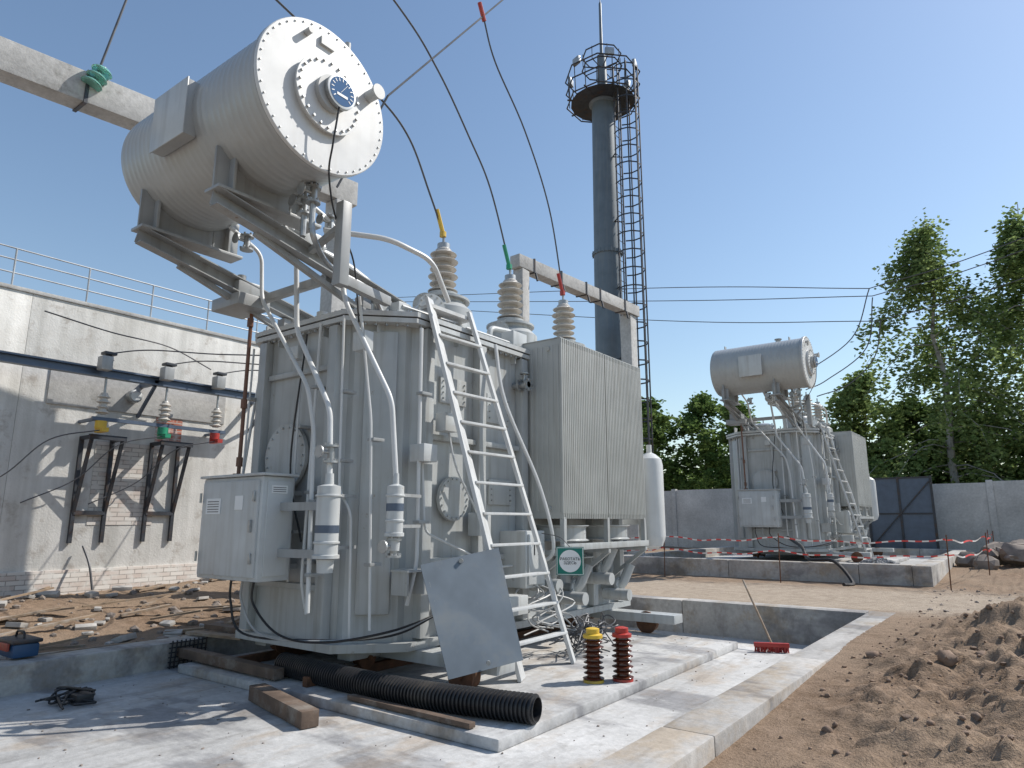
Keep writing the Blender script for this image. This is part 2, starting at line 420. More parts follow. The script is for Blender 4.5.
for x,y in ((-5.35,4.85),(-7.3,4.85),(-5.35,9.9)):
    bb(t,x-.015,x+.015,y-.12,y+.12,3.8,3.98,.01)
for y in (5.0,8.3):
    z=1.0
    bb(rb,-5.1,-4.88,y-.12,y-.10,z-.1,z+.118); bb(rb,-5.1,-4.88,y+.10,y+.12,z-.1,z+.118); bb(rb,-5.1,-4.86,y-.14,y+.14,z+.12,z+.14)
for (y,z,h) in ((5.72,3.05,.3),(6.55,2.95,.36),(6.6,1.95,.3)):
    bb(mh,-5.1,-5.07,y-.22,y+.22,z-h/2,z+h/2,.01); 
    for yy in (y-.18,y+.18): boltline(bo,(-5.07,yy,z-h/2+.02),(-5.07,yy,z+h/2-.02),4,(1,0,0),.01,.018)
u=T.p('undercarriage','paint')
for y in (5.3,9.2): bb(u,-7.7,-4.0,y-.14,y+.14,.24,.358,.01)
for x in (-7.0,-5.6): bb(u,x-.1,x+.1,4.75,9.9,.26,.364,.01)
w=T.p('wheels','rust')
for x in (-7.0,-5.6):
    for y in (5.0,5.6,8.9,9.5):
        cyl(w,(x-.07,y,.26),(x+.05,y,.26),.085,seg=24); cyl(w,(x+.05,y,.26),(x+.075,y,.26),.11,seg=24); cyl(w,(x-.13,y,.26),(x+.13,y,.26),.025,seg=10)
for x,y in ((-4.3,5.08),(-4.45,9.2)):
    cyl(w,(x,y-.06,.23),(x,y+.06,.23),.13,seg=28); cyl(w,(x,y-.08,.23),(x,y-.06,.23),.15,seg=28); cyl(w,(x,y-.1,.23),(x,y+.1,.23),.03,seg=12)
# conservator -------------------------------------------------
CY,CZ,CR=3.5,5.42,.68
cv=T.p('conservator','barrel')
prof=[(.2,-.075),(.45,-.06),(.60,-.03),(CR-.02,0),(CR,.03)]
z_=.06
while z_<2.40:
    prof+=[(CR,z_),(CR+.003,z_+.012),(CR+.003,z_+.03),(CR,z_+.042)]; z_+=.085
prof+=[(CR,2.44),(CR+.035,2.442),(CR+.035,2.475)]
lathe(cv,(-7.25,CY,CZ),(1,0,0),prof,72)
ed=T.p('conservator_end_cover','white')
lathe(ed,(-4.77,CY,CZ),(1,0,0),[(CR+.035,0),(CR+.035,.03),(CR+.028,.036)],72)
A=V((1,0,0)); C=V((-4.735,CY,CZ))
bolts(bo,C+A*.0,A,CR-.0,44,.009,.012)
cyl(ed,C-A*.005,C+A*.045,.34,seg=40); cyl(ed,C+A*.045,C+A*.062,.36,seg=40); bolts(bo,C+A*.062,A,.325,24,.013,.02)
cyl(cv,C+A*.062,C+A*.12,.17,seg=32)
gz=T.p('oil_level_gauge','steel'); lathe(gz,C+A*.12+V((0,.05,.02)),A,[(.15,0),(.16,.01),(.16,.05),(.14,.055)],36)
dl=T.p('gauge_dial','dial'); cyl(dl,C+A*.171+V((0,.05,.02)),C+A*.177+V((0,.05,.02)),.138,seg=36)
tk=T.p('gauge_marks','label')
cc=C+A*.179+V((0,.05,.02))
for i in range(13):
    t0=math.radians(-40+i*260/12.); dv=V((0,math.cos(t0),math.sin(t0)))
    bar(tk,cc+dv*.095,cc+dv*.125,.008,.002,side=(0,-dv.z,dv.y))
cc=C+A*.18+V((0,.05,.02)); bar(tk,cc-V((0,.02,.02)),cc+V((0,.05,.08)),.01,.003)
bb(tk,cc.x-.001,cc.x+.001,cc.y-.06,cc.y+.06,cc.z-.055,cc.z-.03)
cyl(cv,C+V((0,.5,.28)),C+V((.14,.5,.28)),.055,seg=16); cyl(cv,C+V((.14,.5,.28)),C+V((.16,.5,.28)),.075,seg=16)
bb(cv,C.x,C.x+.03,CY-.1,CY+.05,CZ+.5,CZ+.58); cyl(cv,C+V((-.1,.3,.72)),C+V((-.1,.3,.80)),.03)
cyl(cv,C+V((0,-.25,.52)),C+V((.08,-.25,.52)),.03)
rp=Matrix.Rotation(math.radians(0),3,'X')
n_=rp@V((0,-1,0)); cpl=V((-6.10,CY,CZ-.04))+n_*(CR+.0)
box(T.p('conservator_box','barrel'),cpl,(.60,.12,.56),rp,.012)
box(T.p('conservator_box','paint2'),cpl+n_*.067,(.62,.012,.58),rp,.004)
for x in (-7.0,-5.2): bb(cv,x-.012,x+.012,CY-.07,CY+.07,CZ+CR-.02,CZ+CR+.1,.01)
cyl(cv,(-5.5,CY,CZ+CR-.02),(-5.5,CY,CZ+CR+.07),.07); cyl(cv,(-5.5,CY,CZ+CR+.07),(-5.5,CY,CZ+CR+.09),.1)
sp=T.p('conservator_supports','sup')
for x in (-6.95,-5.55):
    for y,zt in ((CY-.40,5.02),(CY+.40,5.02)):
        bb(sp,x-.10,x+.10,y-.014,y+.014,4.56,zt,.004); bb(sp,x-.015,x+.015,y-.15,y+.15,4.56,4.97,.004)
    bb(sp,x-.008,x+.008,CY-.26,CY+.26,4.56,4.80)
    bb(sp,x-.12,x+.12,CY-.56,CY+.56,4.53,4.56,.004)
    bar(sp,(x,2.95,4.46),(x,5.3,3.98),.014,.15,.003,side=(1,0,0))
    for o in (-.08,.08): bar(sp,(x+.045,2.95,4.46+o),(x+.045,5.3,3.98+o),.12,.012,0,side=(1,0,0))
    bar(sp,(x,3.4,4.28),(x,4.72,3.85),.06,.06,.006)
    bar(sp,(x,5.2,3.95),(x,5.2,3.8),.2,.14,.01); bar(sp,(x,4.75,4.0),(x,4.75,3.8),.14,.12,.01); bb(sp,x-.16,x+.16,4.6,4.92,3.80,3.83)
bb(sp,-6.9,-5.6,4.28,4.36,4.06,4.15,.01)
bar(sp,(-4.95,3.95,3.78),(-4.95,3.95,4.62),.11,.11,.01); bar(sp,(-4.95,3.95,3.85),(-5.1,4.7,3.85),.08,.1,.01); bar(sp,(-5.5,4.0,4.28),(-4.95,3.95,4.40),.06,.06,.006)
bb(sp,-7.3,-6.75,4.0,4.4,3.98,4.12,.01); bb(sp,-7.2,-6.85,4.05,4.35,4.12,4.3,.02); cyl(sp,(-7.05,4.2,4.3),(-7.05,4.2,4.42),.05)
# pipes ------------------------------------------------------
pp=T.p('oil_pipes','white')
tube(pp,[(-6.05,3.7,4.9),(-6.05,4.2,4.7),(-5.93,4.2,3.57),(-5.34,4.22,2.68),(-5.27,4.2,2.0)],.027,12,'r',bend=.12)
tube(pp,[(-5.6,3.8,4.9),(-5.6,4.35,4.72),(-5.42,4.4,3.84),(-4.78,4.5,2.75),(-4.74,4.55,2.0),(-4.74,4.55,1.5)],.026,12,'r',bend=.12)
tube(pp,[(-6.71,3.8,4.8),(-6.68,4.2,4.6),(-6.61,4.2,4.04),(-5.75,4.25,2.95),(-5.68,4.3,2.5),(-5.62,4.3,.75)],.022,12,'r',bend=.12)
tube(pp,[(-5.3,4.0,4.45),(-4.85,4.45,4.4),(-4.72,4.95,4.3),(-4.8,5.3,3.95)],.028,12,'r',bend=.15)
tube(pp,[(-5.9,4.48,3.7),(-5.9,4.42,1.0),(-5.9,4.5,.7)],.016,8,'r')
tube(pp,[(-5.2,4.4,3.85),(-5.12,4.55,2.6),(-5.1,4.62,.6)],.014,8,'r'); tube(pp,[(-5.45,4.42,3.7),(-5.42,4.44,1.9),(-5.3,4.5,1.7),(-5.3,4.55,.5)],.013,8,'r')
tube(pp,[(-4.93,6.3,3.7),(-4.82,6.35,3.0),(-4.6,6.75,2.0),(-4.55,6.95,1.3),(-4.8,7.0,1.1)],.022,8,'s')
tube(pp,[(-4.9,5.0,3.6),(-4.88,5.0,1.2),(-5.0,5.0,.8)],.02,8,'r')
tube(pp,[(-5.0,5.55,2.65),(-4.92,5.6,2.2),(-4.92,5.9,1.8),(-4.95,6.0,1.7)],.012,6); tube(pp,[(-4.93,5.1,2.2),(-4.9,5.12,1.5),(-4.9,6.3,1.1),(-4.9,6.6,1.1)],.012,6,'r')
tube(pp,[(-7.25,4.7,3.7),(-7.2,4.55,2.6),(-7.2,4.5,2.1)],.016,6,'r'); tube(pp,[(-7.1,4.46,3.6),(-7.1,4.44,2.1)],.012,6); tube(pp,[(-6.2,4.5,3.4),(-6.15,4.44,2.8),(-6.15,4.44,1.0)],.012,6,'r')
cl=T.p('pipe_clamps','sup')
for (x,y,z) in ((-5.9,4.45,3.0),(-5.9,4.45,1.9),(-5.9,4.45,1.2),(-6.15,4.47,2.6),(-6.15,4.47,1.5),(-5.62,4.3,1.8),(-5.62,4.3,1.1),(-5.12,4.58,2.4),(-5.12,4.6,1.2),(-4.88,5.0,2.9),(-4.88,5.0,1.6),(-7.1,4.46,3.0),(-5.43,4.46,2.9),(-5.43,4.46,2.2)):
    bb(cl,x-.045,x+.045,y-.028,y+.12,z-.016,z+.016,.004)
mp=T.p('main_oil_pipe','paint2')
tube(mp,[(-6.0,3.55,4.8),(-6.0,3.85,4.62),(-5.98,4.8,4.5),(-5.95,5.2,4.35),(-5.95,5.3,3.8)],.06,14,'r',bend=.12)
for y,z in ((3.95,4.63),(4.15,4.61),(4.45,4.57)): flange(mp,(-6.0,y,z),(0,1,-.12),.11,.025,8)
bb(mp,-6.12,-5.88,4.19,4.42,4.49,4.69,.02); cyl(mp,(-6.0,4.3,4.69),(-6.0,4.3,4.79),.05)
vv=T.p('valves','steel')
for (x,y,z) in ((-5.1,3.7,4.66),(-5.3,3.75,4.62),(-6.5,3.9,4.60),(-5.9,3.6,4.64),(-5.6,4.3,4.72),(-4.74,4.55,1.38),(-5.27,4.2,2.25)):
    cyl(vv,(x,y,z-.09),(x,y,z+.07),.035); flange(vv,(x,y,z-.1),(0,0,1),.07,.02,6); flange(vv,(x,y,z+.05),(0,0,1),.07,.02,6)
    cyl(vv,(x,y-.0,z),(x,y-.13,z),.016,seg=8); cyl(vv,(x,y-.13,z),(x,y-.145,z),.06,seg=16)
for (y,z) in ((5.55,.75),(6.0,.75),(8.0,1.9),(6.9,3.3)):
    cyl(vv,(-5.1,y,z),(-4.86,y,z),.04); flange(vv,(-5.0,y,z),(1,0,0),.08,.02,6); flange(vv,(-4.88,y,z),(1,0,0),.08,.02,6); cyl(vv,(-4.93,y,z),(-4.93,y,z+.14),.014,seg=8); cyl(vv,(-4.93,y,z+.14),(-4.93,y,z+.155),.06,seg=16)
for x,y in ((-5.1,3.7),(-5.3,3.75)): cyl(vv,(x,y,4.3),(x,y,4.85),.03,seg=10)
tube(vv,[(-5.1,3.7,4.35),(-5.1,3.75,4.2),(-5.3,4.1,4.1),(-5.3,4.6,4.0),(-5.3,4.8,3.8)],.028,8)
tube(T.p('gauge_cable','black'),[C+V((.16,.04,-.1)),C+V((.12,.02,-.5)),(-4.75,3.6,4.7),(-5.0,3.9,4.45),(-5.2,4.3,4.2),(-5.25,4.45,3.6)],.009,6)
bp=T.p('drive_shaft','brownpaint')
cyl(bp,(-6.93,4.28,2.1),(-6.95,4.3,4.0),.022,seg=10)
for z in (2.25,2.9,3.85): cyl(bp,(-6.93,4.28,z-.05),(-6.93,4.28,z+.05),.036,seg=10)
cyl(bp,(-6.93,4.28,2.05),(-6.93,4.28,2.12),.06,seg=14)
br=T.p('breathers','paint2')
for (x,y,z0,z1,r) in ((-5.27,4.2,1.3,1.95,.11),(-4.74,4.55,1.5,1.95,.08)):
    lathe(br,(x,y,z0),(0,0,1),[(r*.5,-.04),(r*1.15,-.03),(r*1.15,0),(r,.005),(r,.1),(r*1.12,.105),(r*1.12,.12),(r,.125),(r,z1-z0-.12),(r*1.12,z1-z0-.115),(r*1.12,z1-z0-.1),(r,z1-z0-.095),(r,z1-z0-.02),(r*.4,z1-z0),(r*.35,z1-z0+.1)],24)
    cyl(br,(x,y,z0-.04),(x,y,z0-.16),r*.75,r*.65,seg=20)
    cyl(T.p('breather_window','bluesteel'),(x,y,z0+.2),(x,y,z0+.27),r*1.02,seg=24)
    for z in (z0+.06,z1-.1): bar(sp,(x,y,z),(x-.1,y+.42,z),.05,.03)
# cabinet ---------------------------------------------------
cb=T.p('control_cabinet','paint2')
bb(cb,-7.08,-6.0,3.98,4.34,1.03,2.05,.02)
bb(cb,-7.12,-5.96,3.95,4.37,2.052,2.08,.01)
bb(cb,-7.04,-6.04,3.955,3.981,1.07,2.01,.012)
bb(cb,-6.002,-5.985,4.03,4.30,1.08,2.0,.006)
hd=T.p('cabinet_handles','steel')
for z in (1.25,1.85):
    bb(hd,-6.10,-6.07,3.93,3.956,z-.05,z+.05,.005); cyl(hd,(-7.06,3.945,z-.05),(-7.06,3.945,z+.05),.012,seg=8)
bb(hd,-6.13,-6.1,3.925,3.956,1.5,1.62,.005)
lb=T.p('cabinet_labels','label')
bb(lb,-6.95,-6.68,3.949,3.954,1.68,1.84); bb(lb,-6.42,-6.28,3.949,3.954,1.72,1.86)
bb(lb,-5.984,-5.98,4.07,4.25,1.88,1.96)
ll=T.p('label_print','black')
for i in range(5): bb(ll,-6.92,-6.71,3.9465,3.9485,1.70+.026*i,1.707+.026*i)
for i in range(3): bb(ll,-5.9795,-5.9785,4.085,4.235,1.895+.02*i,1.901+.02*i)
for z in (1.15,1.9):
    for x in (-6.85,-6.25): bar(sp,(x,4.34,z),(x,4.62,z),.06,.05)
bar(sp,(-6.0,4.2,1.75),(-5.3,4.3,1.75),.05,.08); bar(sp,(-6.0,4.2,1.3),(-5.3,4.3,1.3),.05,.08)
jb=T.p('junction_boxes','paint2')
bb(jb,-5.1,-4.72,6.62,7.02,.85,1.5,.015); bb(jb,-4.72,-4.70,6.66,6.98,.89,1.46,.006)
bb(jb,-4.99,-4.82,5.9,6.1,1.45,1.7,.01); bb(jb,-5.0,-4.85,5.35,5.55,2.55,2.75,.01); bb(jb,-5.0,-4.8,4.98,5.18,2.2,2.38,.01)
bb(jb,-5.0,-4.6,6.1,6.5,.6,.8,.01); bb(jb,-5.32,-5.14,4.44,4.56,3.3,3.5,.01); bb(jb,-6.35,-6.2,4.42,4.52,3.35,3.5,.01)
T.text('tank_marking','Т2',.2,(-4.697,6.82,1.28),(math.radians(90),0,math.radians(90)),'black')
# bushings -------------------------------------------------
tu=T.p('bushing_turrets','paint'); po=T.p('bushings','porc'); cp=T.p('bushing_caps','steel')
for y in (6.4,7.9,9.4):
    x=-5.9
    lathe(tu,(x,y,3.8),(0,0,1),[(.46,0),(.46,.03),(.38,.035),(.38,.12),(.40,.14),(.40,.5),(.30,.6),(.30,.64)],32)
    flange(tu,(x,y,4.44),(0,0,1),.36,.03,16); cyl(tu,(x,y,4.47),(x,y,4.56),.2,seg=24)
    cyl(tu,(x+.1,y-.35,4.25),(x+.18,y-.52,4.25),.1,seg=20); flange(tu,(x+.18,y-.52,4.25),(.43,-.9,0),.15,.025,10)
    lathe(po,(x,y,4.56),(0,0,1),sheds(.11,.2,0,.62,6)+[(.09,.64)],28)
    cyl(cp,(x,y,5.2),(x,y,5.27),.085,seg=16); cyl(cp,(x,y,5.27),(x,y,5.4),.02,seg=8)
for i,y in enumerate((6.2,7.2,8.2,9.2)):
    x=-7.15; cyl(tu,(x,y,3.8),(x,y,3.95),.13,seg=20)
    lathe(po,(x,y,3.95),(0,0,1),sheds(.06,.11,0,.4,5)+[(.05,.42)],20); cyl(cp,(x,y,4.37),(x,y,4.5),.02,seg=8)
tp=T.p('cover_fittings','paint2')
lathe(tp,(-6.7,5.55,3.8),(0,0,1),[(.36,0),(.36,.05),(.30,.055),(.30,.22),(.34,.225),(.34,.27),(.2,.33),(.02,.35)],30)
lathe(tp,(-5.45,5.2,3.8),(0,0,1),[(.1,0),(.1,.15),(.13,.155),(.13,.2),(.05,.22)],20)
cyl(tp,(-5.5,5.6,4.0),(-5.2,5.45,4.0),.12,seg=24); flange(tp,(-5.2,5.45,4.0),(.9,-.45,0),.16,.025,12); cyl(tp,(-5.5,5.6,3.8),(-5.5,5.6,4.0),.07)
bb(tp,-5.3,-5.1,6.9,7.2,3.8,4.05,.01); bb(tp,-5.25,-5.12,5.85,6.0,3.8,3.98,.01)
bb(tp,-5.4,-5.2,4.95,5.1,3.8,3.95,.01); cyl(tp,(-5.6,4.85,3.8),(-5.6,4.85,4.0),.05); cyl(tp,(-6.3,4.8,3.8),(-6.3,4.8,3.98),.07)
tube(tp,[(-5.2,5.0,3.9),(-5.15,6.0,3.88),(-5.15,8.5,3.88)],.02,6); tube(tp,[(-5.3,5.4,3.85),(-5.3,7.5,3.86),(-5.35,9.8,3.85)],.03,8)
tube(tp,[(-5.5,6.9,3.8),(-5.5,6.9,4.15),(-5.5,7.4,4.2),(-5.5,7.4,3.85)],.04,10,'r')
# radiators ---------------------------------------------------
rd=T.p('radiators','rad'); x0,x1=-5.28,-4.5
for (ya,yb) in ((7.12,8.2),(8.26,9.34)):
    n=25
    for i in range(n):
        y=ya+(yb-ya)*i/(n-1)
        bb(rd,x0,x1,y-.008,y+.008,1.64,3.9,.006)
        for q in range(9 if i in (0,) else 0):
            xx=x0+.07+q*.08; bb(rd,xx-.022,xx+.022,y-.016,y-.0075,1.72,3.82,.006)
        bb(rd,x1-.035,x1-.003,y-.0145,y+.0145,1.70,3.84,.006)
    for z in (1.76,3.78):
        cyl(rd,(x0+.2,ya-.03,z),(x0+.2,yb+.03,z),.055,seg=16); cyl(rd,(x1-.2,ya-.03,z),(x1-.2,yb+.03,z),.03,seg=10)
    bb(rd,x0+.04,x1-.02,ya-.014,yb+.014,3.902,3.912)
fn=T.p('cooling_fans','paint')
for y in (7.65,8.8):
    lathe(fn,(-4.9,y,1.36),(0,0,1),[(.36,0),(.37,.01),(.33,.03),(.33,.17),(.37,.19),(.37,.2)],32,cap=False)
    cyl(fn,(-4.9,y,1.36),(-4.9,y,1.52),.1,seg=16)
    for k_ in range(4):
        a_=k_*math.pi/2+.4; bar(fn,(-4.9,y,1.42),(-4.9+.33*math.cos(a_),y+.33*math.sin(a_),1.46),.12,.006)
fr=T.p('radiator_frame','paint')
z=1.3
bb(fr,-4.55,-4.49,7.1,9.4,z-.038,z+.04,.005); bb(fr,-5.2,-5.14,7.1,9.4,z-.038,z+.04,.005)
for y in (7.15,8.23,9.33):
    bb(fr,-5.21,-4.5,y-.03,y+.03,1.20,1.26,.005); bar(fr,(-4.52,y,1.22),(-5.1,y,.8),.05,.05)
    bb(fr,-4.565,-4.505,y-.028,y+.028,1.34,1.66)
pm=T.p('oil_pump_pipes','paint')
for y,z in ((7.3,.95),(7.9,.75),(8.6,.95),(9.1,.7)):
    tube(pm,[(-5.1,y,z),(-4.8,y,z),(-4.7,y+.1,z+.3)],.07,12,'r'); flange(pm,(-4.85,y,z),(1,0,0),.13,.03,8); cyl(pm,(-5.0,y-.15,z-.1),(-4.6,y-.15,z-.1),.08)
vs_=T.p('oil_filter_vessel','white')
lathe(vs_,(-4.6,9.75,1.35),(0,0,1),[(.05,-.15),(.15,-.1),(.19,0),(.2,.05),(.2,1.1),(.18,1.2),(.1,1.27),(.04,1.3),(.04,1.42)],28)
bar(vs_,(-4.7,9.75,1.6),(-5.15,9.75,1.6),.08,.08); bar(vs_,(-4.7,9.75,2.4),(-5.15,9.75,2.4),.08,.08)
cbx=T.p('control_cables','black')
for i in range(3):
    x=-6.7+.2*i
    tube(cbx if i!=1 else T.p('control_cables','gwire'),[(x,4.15,1.03),(x+.02,4.15,.8),(x+.2+.1*i,4.2,.5+.02*i),(-5.6+.1*i,4.35,.5),(-4.95,4.75,.55+.02*i),(-4.85,5.3,.7)],.012,6)
tube(cbx,[(-5.98,4.45,1.4),(-6.2,4.42,2.2),(-6.05,4.42,3.6)],.010,6)
T.done(30)
T.copy((.45,15.8,.43))
# ============================================================ LADDER
L=G('ladder',(-4.6,6,0))
ra=L.p('rails','ladder')
LB,RB,LT,RT=V((-4.13,5.72,.10)),V((-4.17,6.74,.10)),V((-5.0,5.20,4.0)),V((-4.97,5.85,4.0))
bar(ra,LB,LT,.17,.04,.004,side=(0.35,-.9,0)); bar(ra,RB,RT,.11,.04,.004,side=(0.35,-.9,0))
rg=L.p('rungs','ladder')
for i in range(1,12):
    t_=i/12.3; a=LB.lerp(LT,t_);b=RB.lerp(RT,t_); bar(rg,a,b,.085,.026,.003,side=(1,0,0))
bb(L.p('top_bracket','ladder'),-5.12,-4.96,5.2,5.9,3.90,3.94)
L.done(); L.copy((.45,15.8,.43))
# ============================================================ LEANING SHEET
def sheet2(bm):
    q=[V((-4.17,4.70,.27)),V((-3.84,5.34,.37)),V((-4.22,5.46,1.35)),V((-4.57,4.73,1.21))]
    n=(q[1]-q[0]).cross(q[3]-q[0]).normalized()*.004
    a=[bm.verts.new(v+n) for v in q]; b=[bm.verts.new(v-n) for v in q]
    bm.faces.new(a);bm.faces.new(b[::-1])
    for i in range(4): bm.faces.new((a[i],b[i],b[(i+1)%4],a[(i+1)%4]))
g=G('metal_sheet',(-4.2,5,.8)); sheet2(g.p('panel','plate'))
hm=g.p('hinges','steel'); 
cyl(hm,(-3.99,5.02,.38),(-3.97,5.0,.38),.02); cyl(hm,(-4.38,5.09,1.24),(-4.36,5.06,1.24),.02)
g.done()
# ============================================================ CORRUGATED PIPE
def corr(bm):
    pts=catmull([(-6.2,4.5,.2),(-5.2,4.42,.2),(-4.2,4.42,.2),(-3.2,4.60,.2)],28)
    seg=20; rings=[]
    for i,p in enumerate(pts):
        d=(pts[min(i+1,len(pts)-1)]-pts[max(i-1,0)]).normalized(); a,b,_=frame(d)
        for rr,o in ((.11,-.25),(.11,.1),(.092,.2),(.092,.6)):
            c=p+d*o*.036
            rings.append([bm.verts.new(c+(a*math.cos(2*math.pi*k/seg)+b*math.sin(2*math.pi*k/seg))*rr) for k in range(seg)])
    for rr,o in ((.085,.6),(.085,-8)):
        rings.append([bm.verts.new(pts[-1]+d*o*.036+(a*math.cos(2*math.pi*k/seg)+b*math.sin(2*math.pi*k/seg))*rr) for k in range(seg)])
    for k in range(len(rings)-1):
        for i in range(seg):
            j=(i+1)%seg; bm.faces.new((rings[k][i],rings[k][j],rings[k+1][j],rings[k+1][i]))
    bm.faces.new(rings[0][::-1]); bm.faces.new(rings[-1])
single('corrugated_pipe',corr,'black',(-4.8,4.4,.2),50)
single('timber_block',lambda b: bar(b,(-5.9,4.0,.07),(-4.75,3.72,.07),.15,.13,.008),'dwood',(-5.4,3.8,.07))
def tim(b):
    bar(b,(-8.1,4.35,.16),(-6.0,4.3,.16),.12,.10,.01); bar(b,(-8.3,4.9,.34),(-6.9,5.0,.34),.16,.06,.005)
    bar(b,(-4.9,4.25,.118),(-3.5,4.22,.118),.07,.04,.005)
single('timber_beams',tim,'dwood',(-6,4.4,.1))
def pl(b):
    bar(b,(-8.2,4.6,.31),(-7.3,4.75,.31),.14,.03); bar(b,(-6.8,10.3,-.23),(-3.9,10.8,-.23),.15,.04)
    bar(b,(-6.3,10.9,-.2),(-3.3,10.4,-.17),.12,.04)
single('wooden_planks',pl,'wood',(-5,5,0))
# ============================================================ SPARE BUSHINGS
for i,(x,y,m_) in enumerate(((-3.55,6.1,'yellow'),(-3.35,6.32,'red'))):
    g=G('spare_insulator',(x,y,.09))
    lathe(g.p('porcelain','brownporc'),(x,y,.11),(0,0,1),sheds(.06,.105,0,.38,8)+[(.06,.39)],28)
    lathe(g.p('cap',m_),(x,y,.49),(0,0,1),[(.06,0),(.095,.005),(.095,.035),(.065,.045),(.065,.09),(.03,.10)],24)
    lathe(g.p('base',m_),(x,y,.09),(0,0,1),[(.1,0),(.1,.025),(.07,.027)],24); g.done()
# ============================================================ SIGN
g=G('work_here_sign',(-4.2,6.75,1.17)); rz=math.radians(28)
Rz=Matrix.Rotation(rz,3,'Z'); c0=V((-4.2,6.75,1.17))
box(g.p('panel','teal'),c0,(.31,.006,.31),Rz,.002)
fwd=Rz@V((0,-1,0))
cyl(g.p('disc','label'),c0+fwd*.0045,c0+fwd*.0065,.122,seg=40)
e=g.p('border','label'); rt=Rz@V((1,0,0)); up=V((0,0,1))
for sgn in (-1,1):
    bar(e,c0+fwd*.0055+rt*.145*sgn-up*.148,c0+fwd*.0055+rt*.145*sgn+up*.148,.006,.003)
    bar(e,c0+fwd*.0055+up*.145*sgn-rt*.14,c0+fwd*.0055+up*.145*sgn+rt*.14,.003,.006)
g.text('words','РАБОТАТЬ\nЗДЕСЬ',.043,c0+fwd*.009,(math.radians(90),0,rz),'black')
tube(g.p('hanger','wire'),[c0+up*.155,c0+up*.26+V((-.15,.02,0)),c0+V((-.45,.1,.3))],.005,5)
g.done()
# ============================================================ BROOM
g=G('push_broom',(-2.8,9.2,0))
cyl(g.p('handle','wood'),(-2.78,9.22,.1),(-3.32,9.9,.8),.014,seg=8)
box(g.p('head','red'),(-2.78,9.2,.09),(.42,.06,.05),Matrix.Rotation(.4,3,'Z'),.008)
b_=g.p('bristles','red')
for i in range(110):
    t0=(i/109-.5)*.4; c_=V((-2.78,9.2,.07))+Matrix.Rotation(.4,3,'Z')@V((t0,random.uniform(-.025,.025),0))
    bar(b_,c_,c_+V((random.uniform(-.015,.015),random.uniform(-.03,.01),-.065)),.008,.008)
g.done()
def heap(b):
    for i in range(12):
        P=[];cx,cy=-4.35+random.uniform(-.1,.1),7.3+random.uniform(-.2,.3)
        for k_ in range(7): P.append((cx+random.uniform(-.2,.25),cy+random.uniform(-.3,.3),.12+random.uniform(0,.4)))
        tube(b,P,.008,5,n=6)
single('cable_heap',heap,'wire',(-4.1,7,.2))
def heap2(b):
    for i in range(8):
        P=[(-4.9,6.6+.1*i,.95)];
        for k_ in range(4): P.append((-4.75+random.uniform(-.15,.2)+.05*k_,6.6+random.uniform(-.1,.9),.8-.15*k_))
        tube(b,P,.010,5,n=6)
single('loose_hoses',heap2,'gwire',(-4.6,6.9,.5))
# tools left
g=G('tool_box',(-8.3,2.95,.3))
bb(g.p('body','blue'),-8.5,-8.1,2.75,2.98,.29,.42,.02); bb(g.p('lid','dsteel'),-8.52,-8.08,2.73,3.0,.422,.46,.015)
bb(g.p('latches','red'),-8.35,-8.15,2.71,2.735,.36,.43,.005); tube(g.p('handle','black'),[(-8.42,2.87,.46),(-8.4,2.87,.52),(-8.22,2.87,.52),(-8.2,2.87,.46)],.012,6,'r',bend=.03)
g.done()
def tcl(b):
    for i in range(4): tube(b,[(-7.1+random.uniform(-.25,.25),2.9+random.uniform(-.2,.25),.02+random.uniform(0,.1)) for _ in range(6)],.01,6)
    bb(b,-7.15,-6.95,2.9,3.05,.01,.09,.02)
single('extension_cable',tcl,'black',(-7,2.9,0))
def grate(b):
    for i in range(9): bar(b,(-7.86,4.2+i*.05,.0),(-7.83,4.2+i*.05,.3),.012,.012)
    for j in range(6): bar(b,(-7.86,4.18,.02+.05*j),(-7.86,4.62,.02+.05*j),.012,.012)
single('steel_grating',grate,'dsteel',(-7.8,4.4,.1))
# ============================================================ BUILDING
g=G('concrete_building',(-16,3,0)); W=-13.0
w=g.p('walls','wall')
y=-14
while y<15.9:
    e=min(y+6.0,16); bb(w,W-.3,W,y+.002,e-.002,-.3,5.36,.003); y=e
bb(g.p('main_block','wall'),-24,W-.31,-14,16,-.3,5.4)
bb(g.p('parapet_cap','conc'),W-.4,W+.03,-14.1,16.1,5.362,5.43,.015)
bb(g.p('roof','conc'),-24,W-.41,-14,16,5.402,5.42)
bb(g.p('brick_plinth','wbrick'),W-.1,W+.05,-14,16,-.3,.82,.006)
bb(g.p('brick_patch','wbrick'),W-.05,W+.012,5.25,6.35,1.55,3.0)
bb(g.p('red_brick_patch','rbrick'),W-.05,W+.008,6.25,6.75,3.05,3.8)
bb(g.p('vent_niche','conc'),W-.02,W+.03,4.4,7.6,3.55,4.2,.01)
g.done()
g=G('roof_railing',(-13.3,3,5.4)); r=g.p('rails','rail')
for z in (5.72,5.95,6.15): cyl(r,(-13.25,-14,z),(-13.25,16,z),.014,seg=8)
y=-13.5
while y<16: cyl(r,(-13.25,y,5.44),(-13.25,y,6.15),.016,seg=8); y+=1.15
g.done()
for i,y in enumerate((5.0,6.2)):
    g=G('wall_bracket',(-12.9,y,2)); b=g.p('frame','dsteel')
    for yy in (y,y+.5):
        bb(b,W+.014,W+.07,yy-.03,yy+.03,1.25,3.05)
        bar(b,(W+.05,yy,3.02),(W+.45,yy,3.02),.06,.06); bar(b,(W+.05,yy,1.75),(W+.43,yy,2.98),.05,.05); 
    bb(b,W+.42,W+.48,y-.05,y+.55,2.98,3.06); bb(b,W+.02,W+.08,y,y+.5,1.72,1.79)
    g.done()
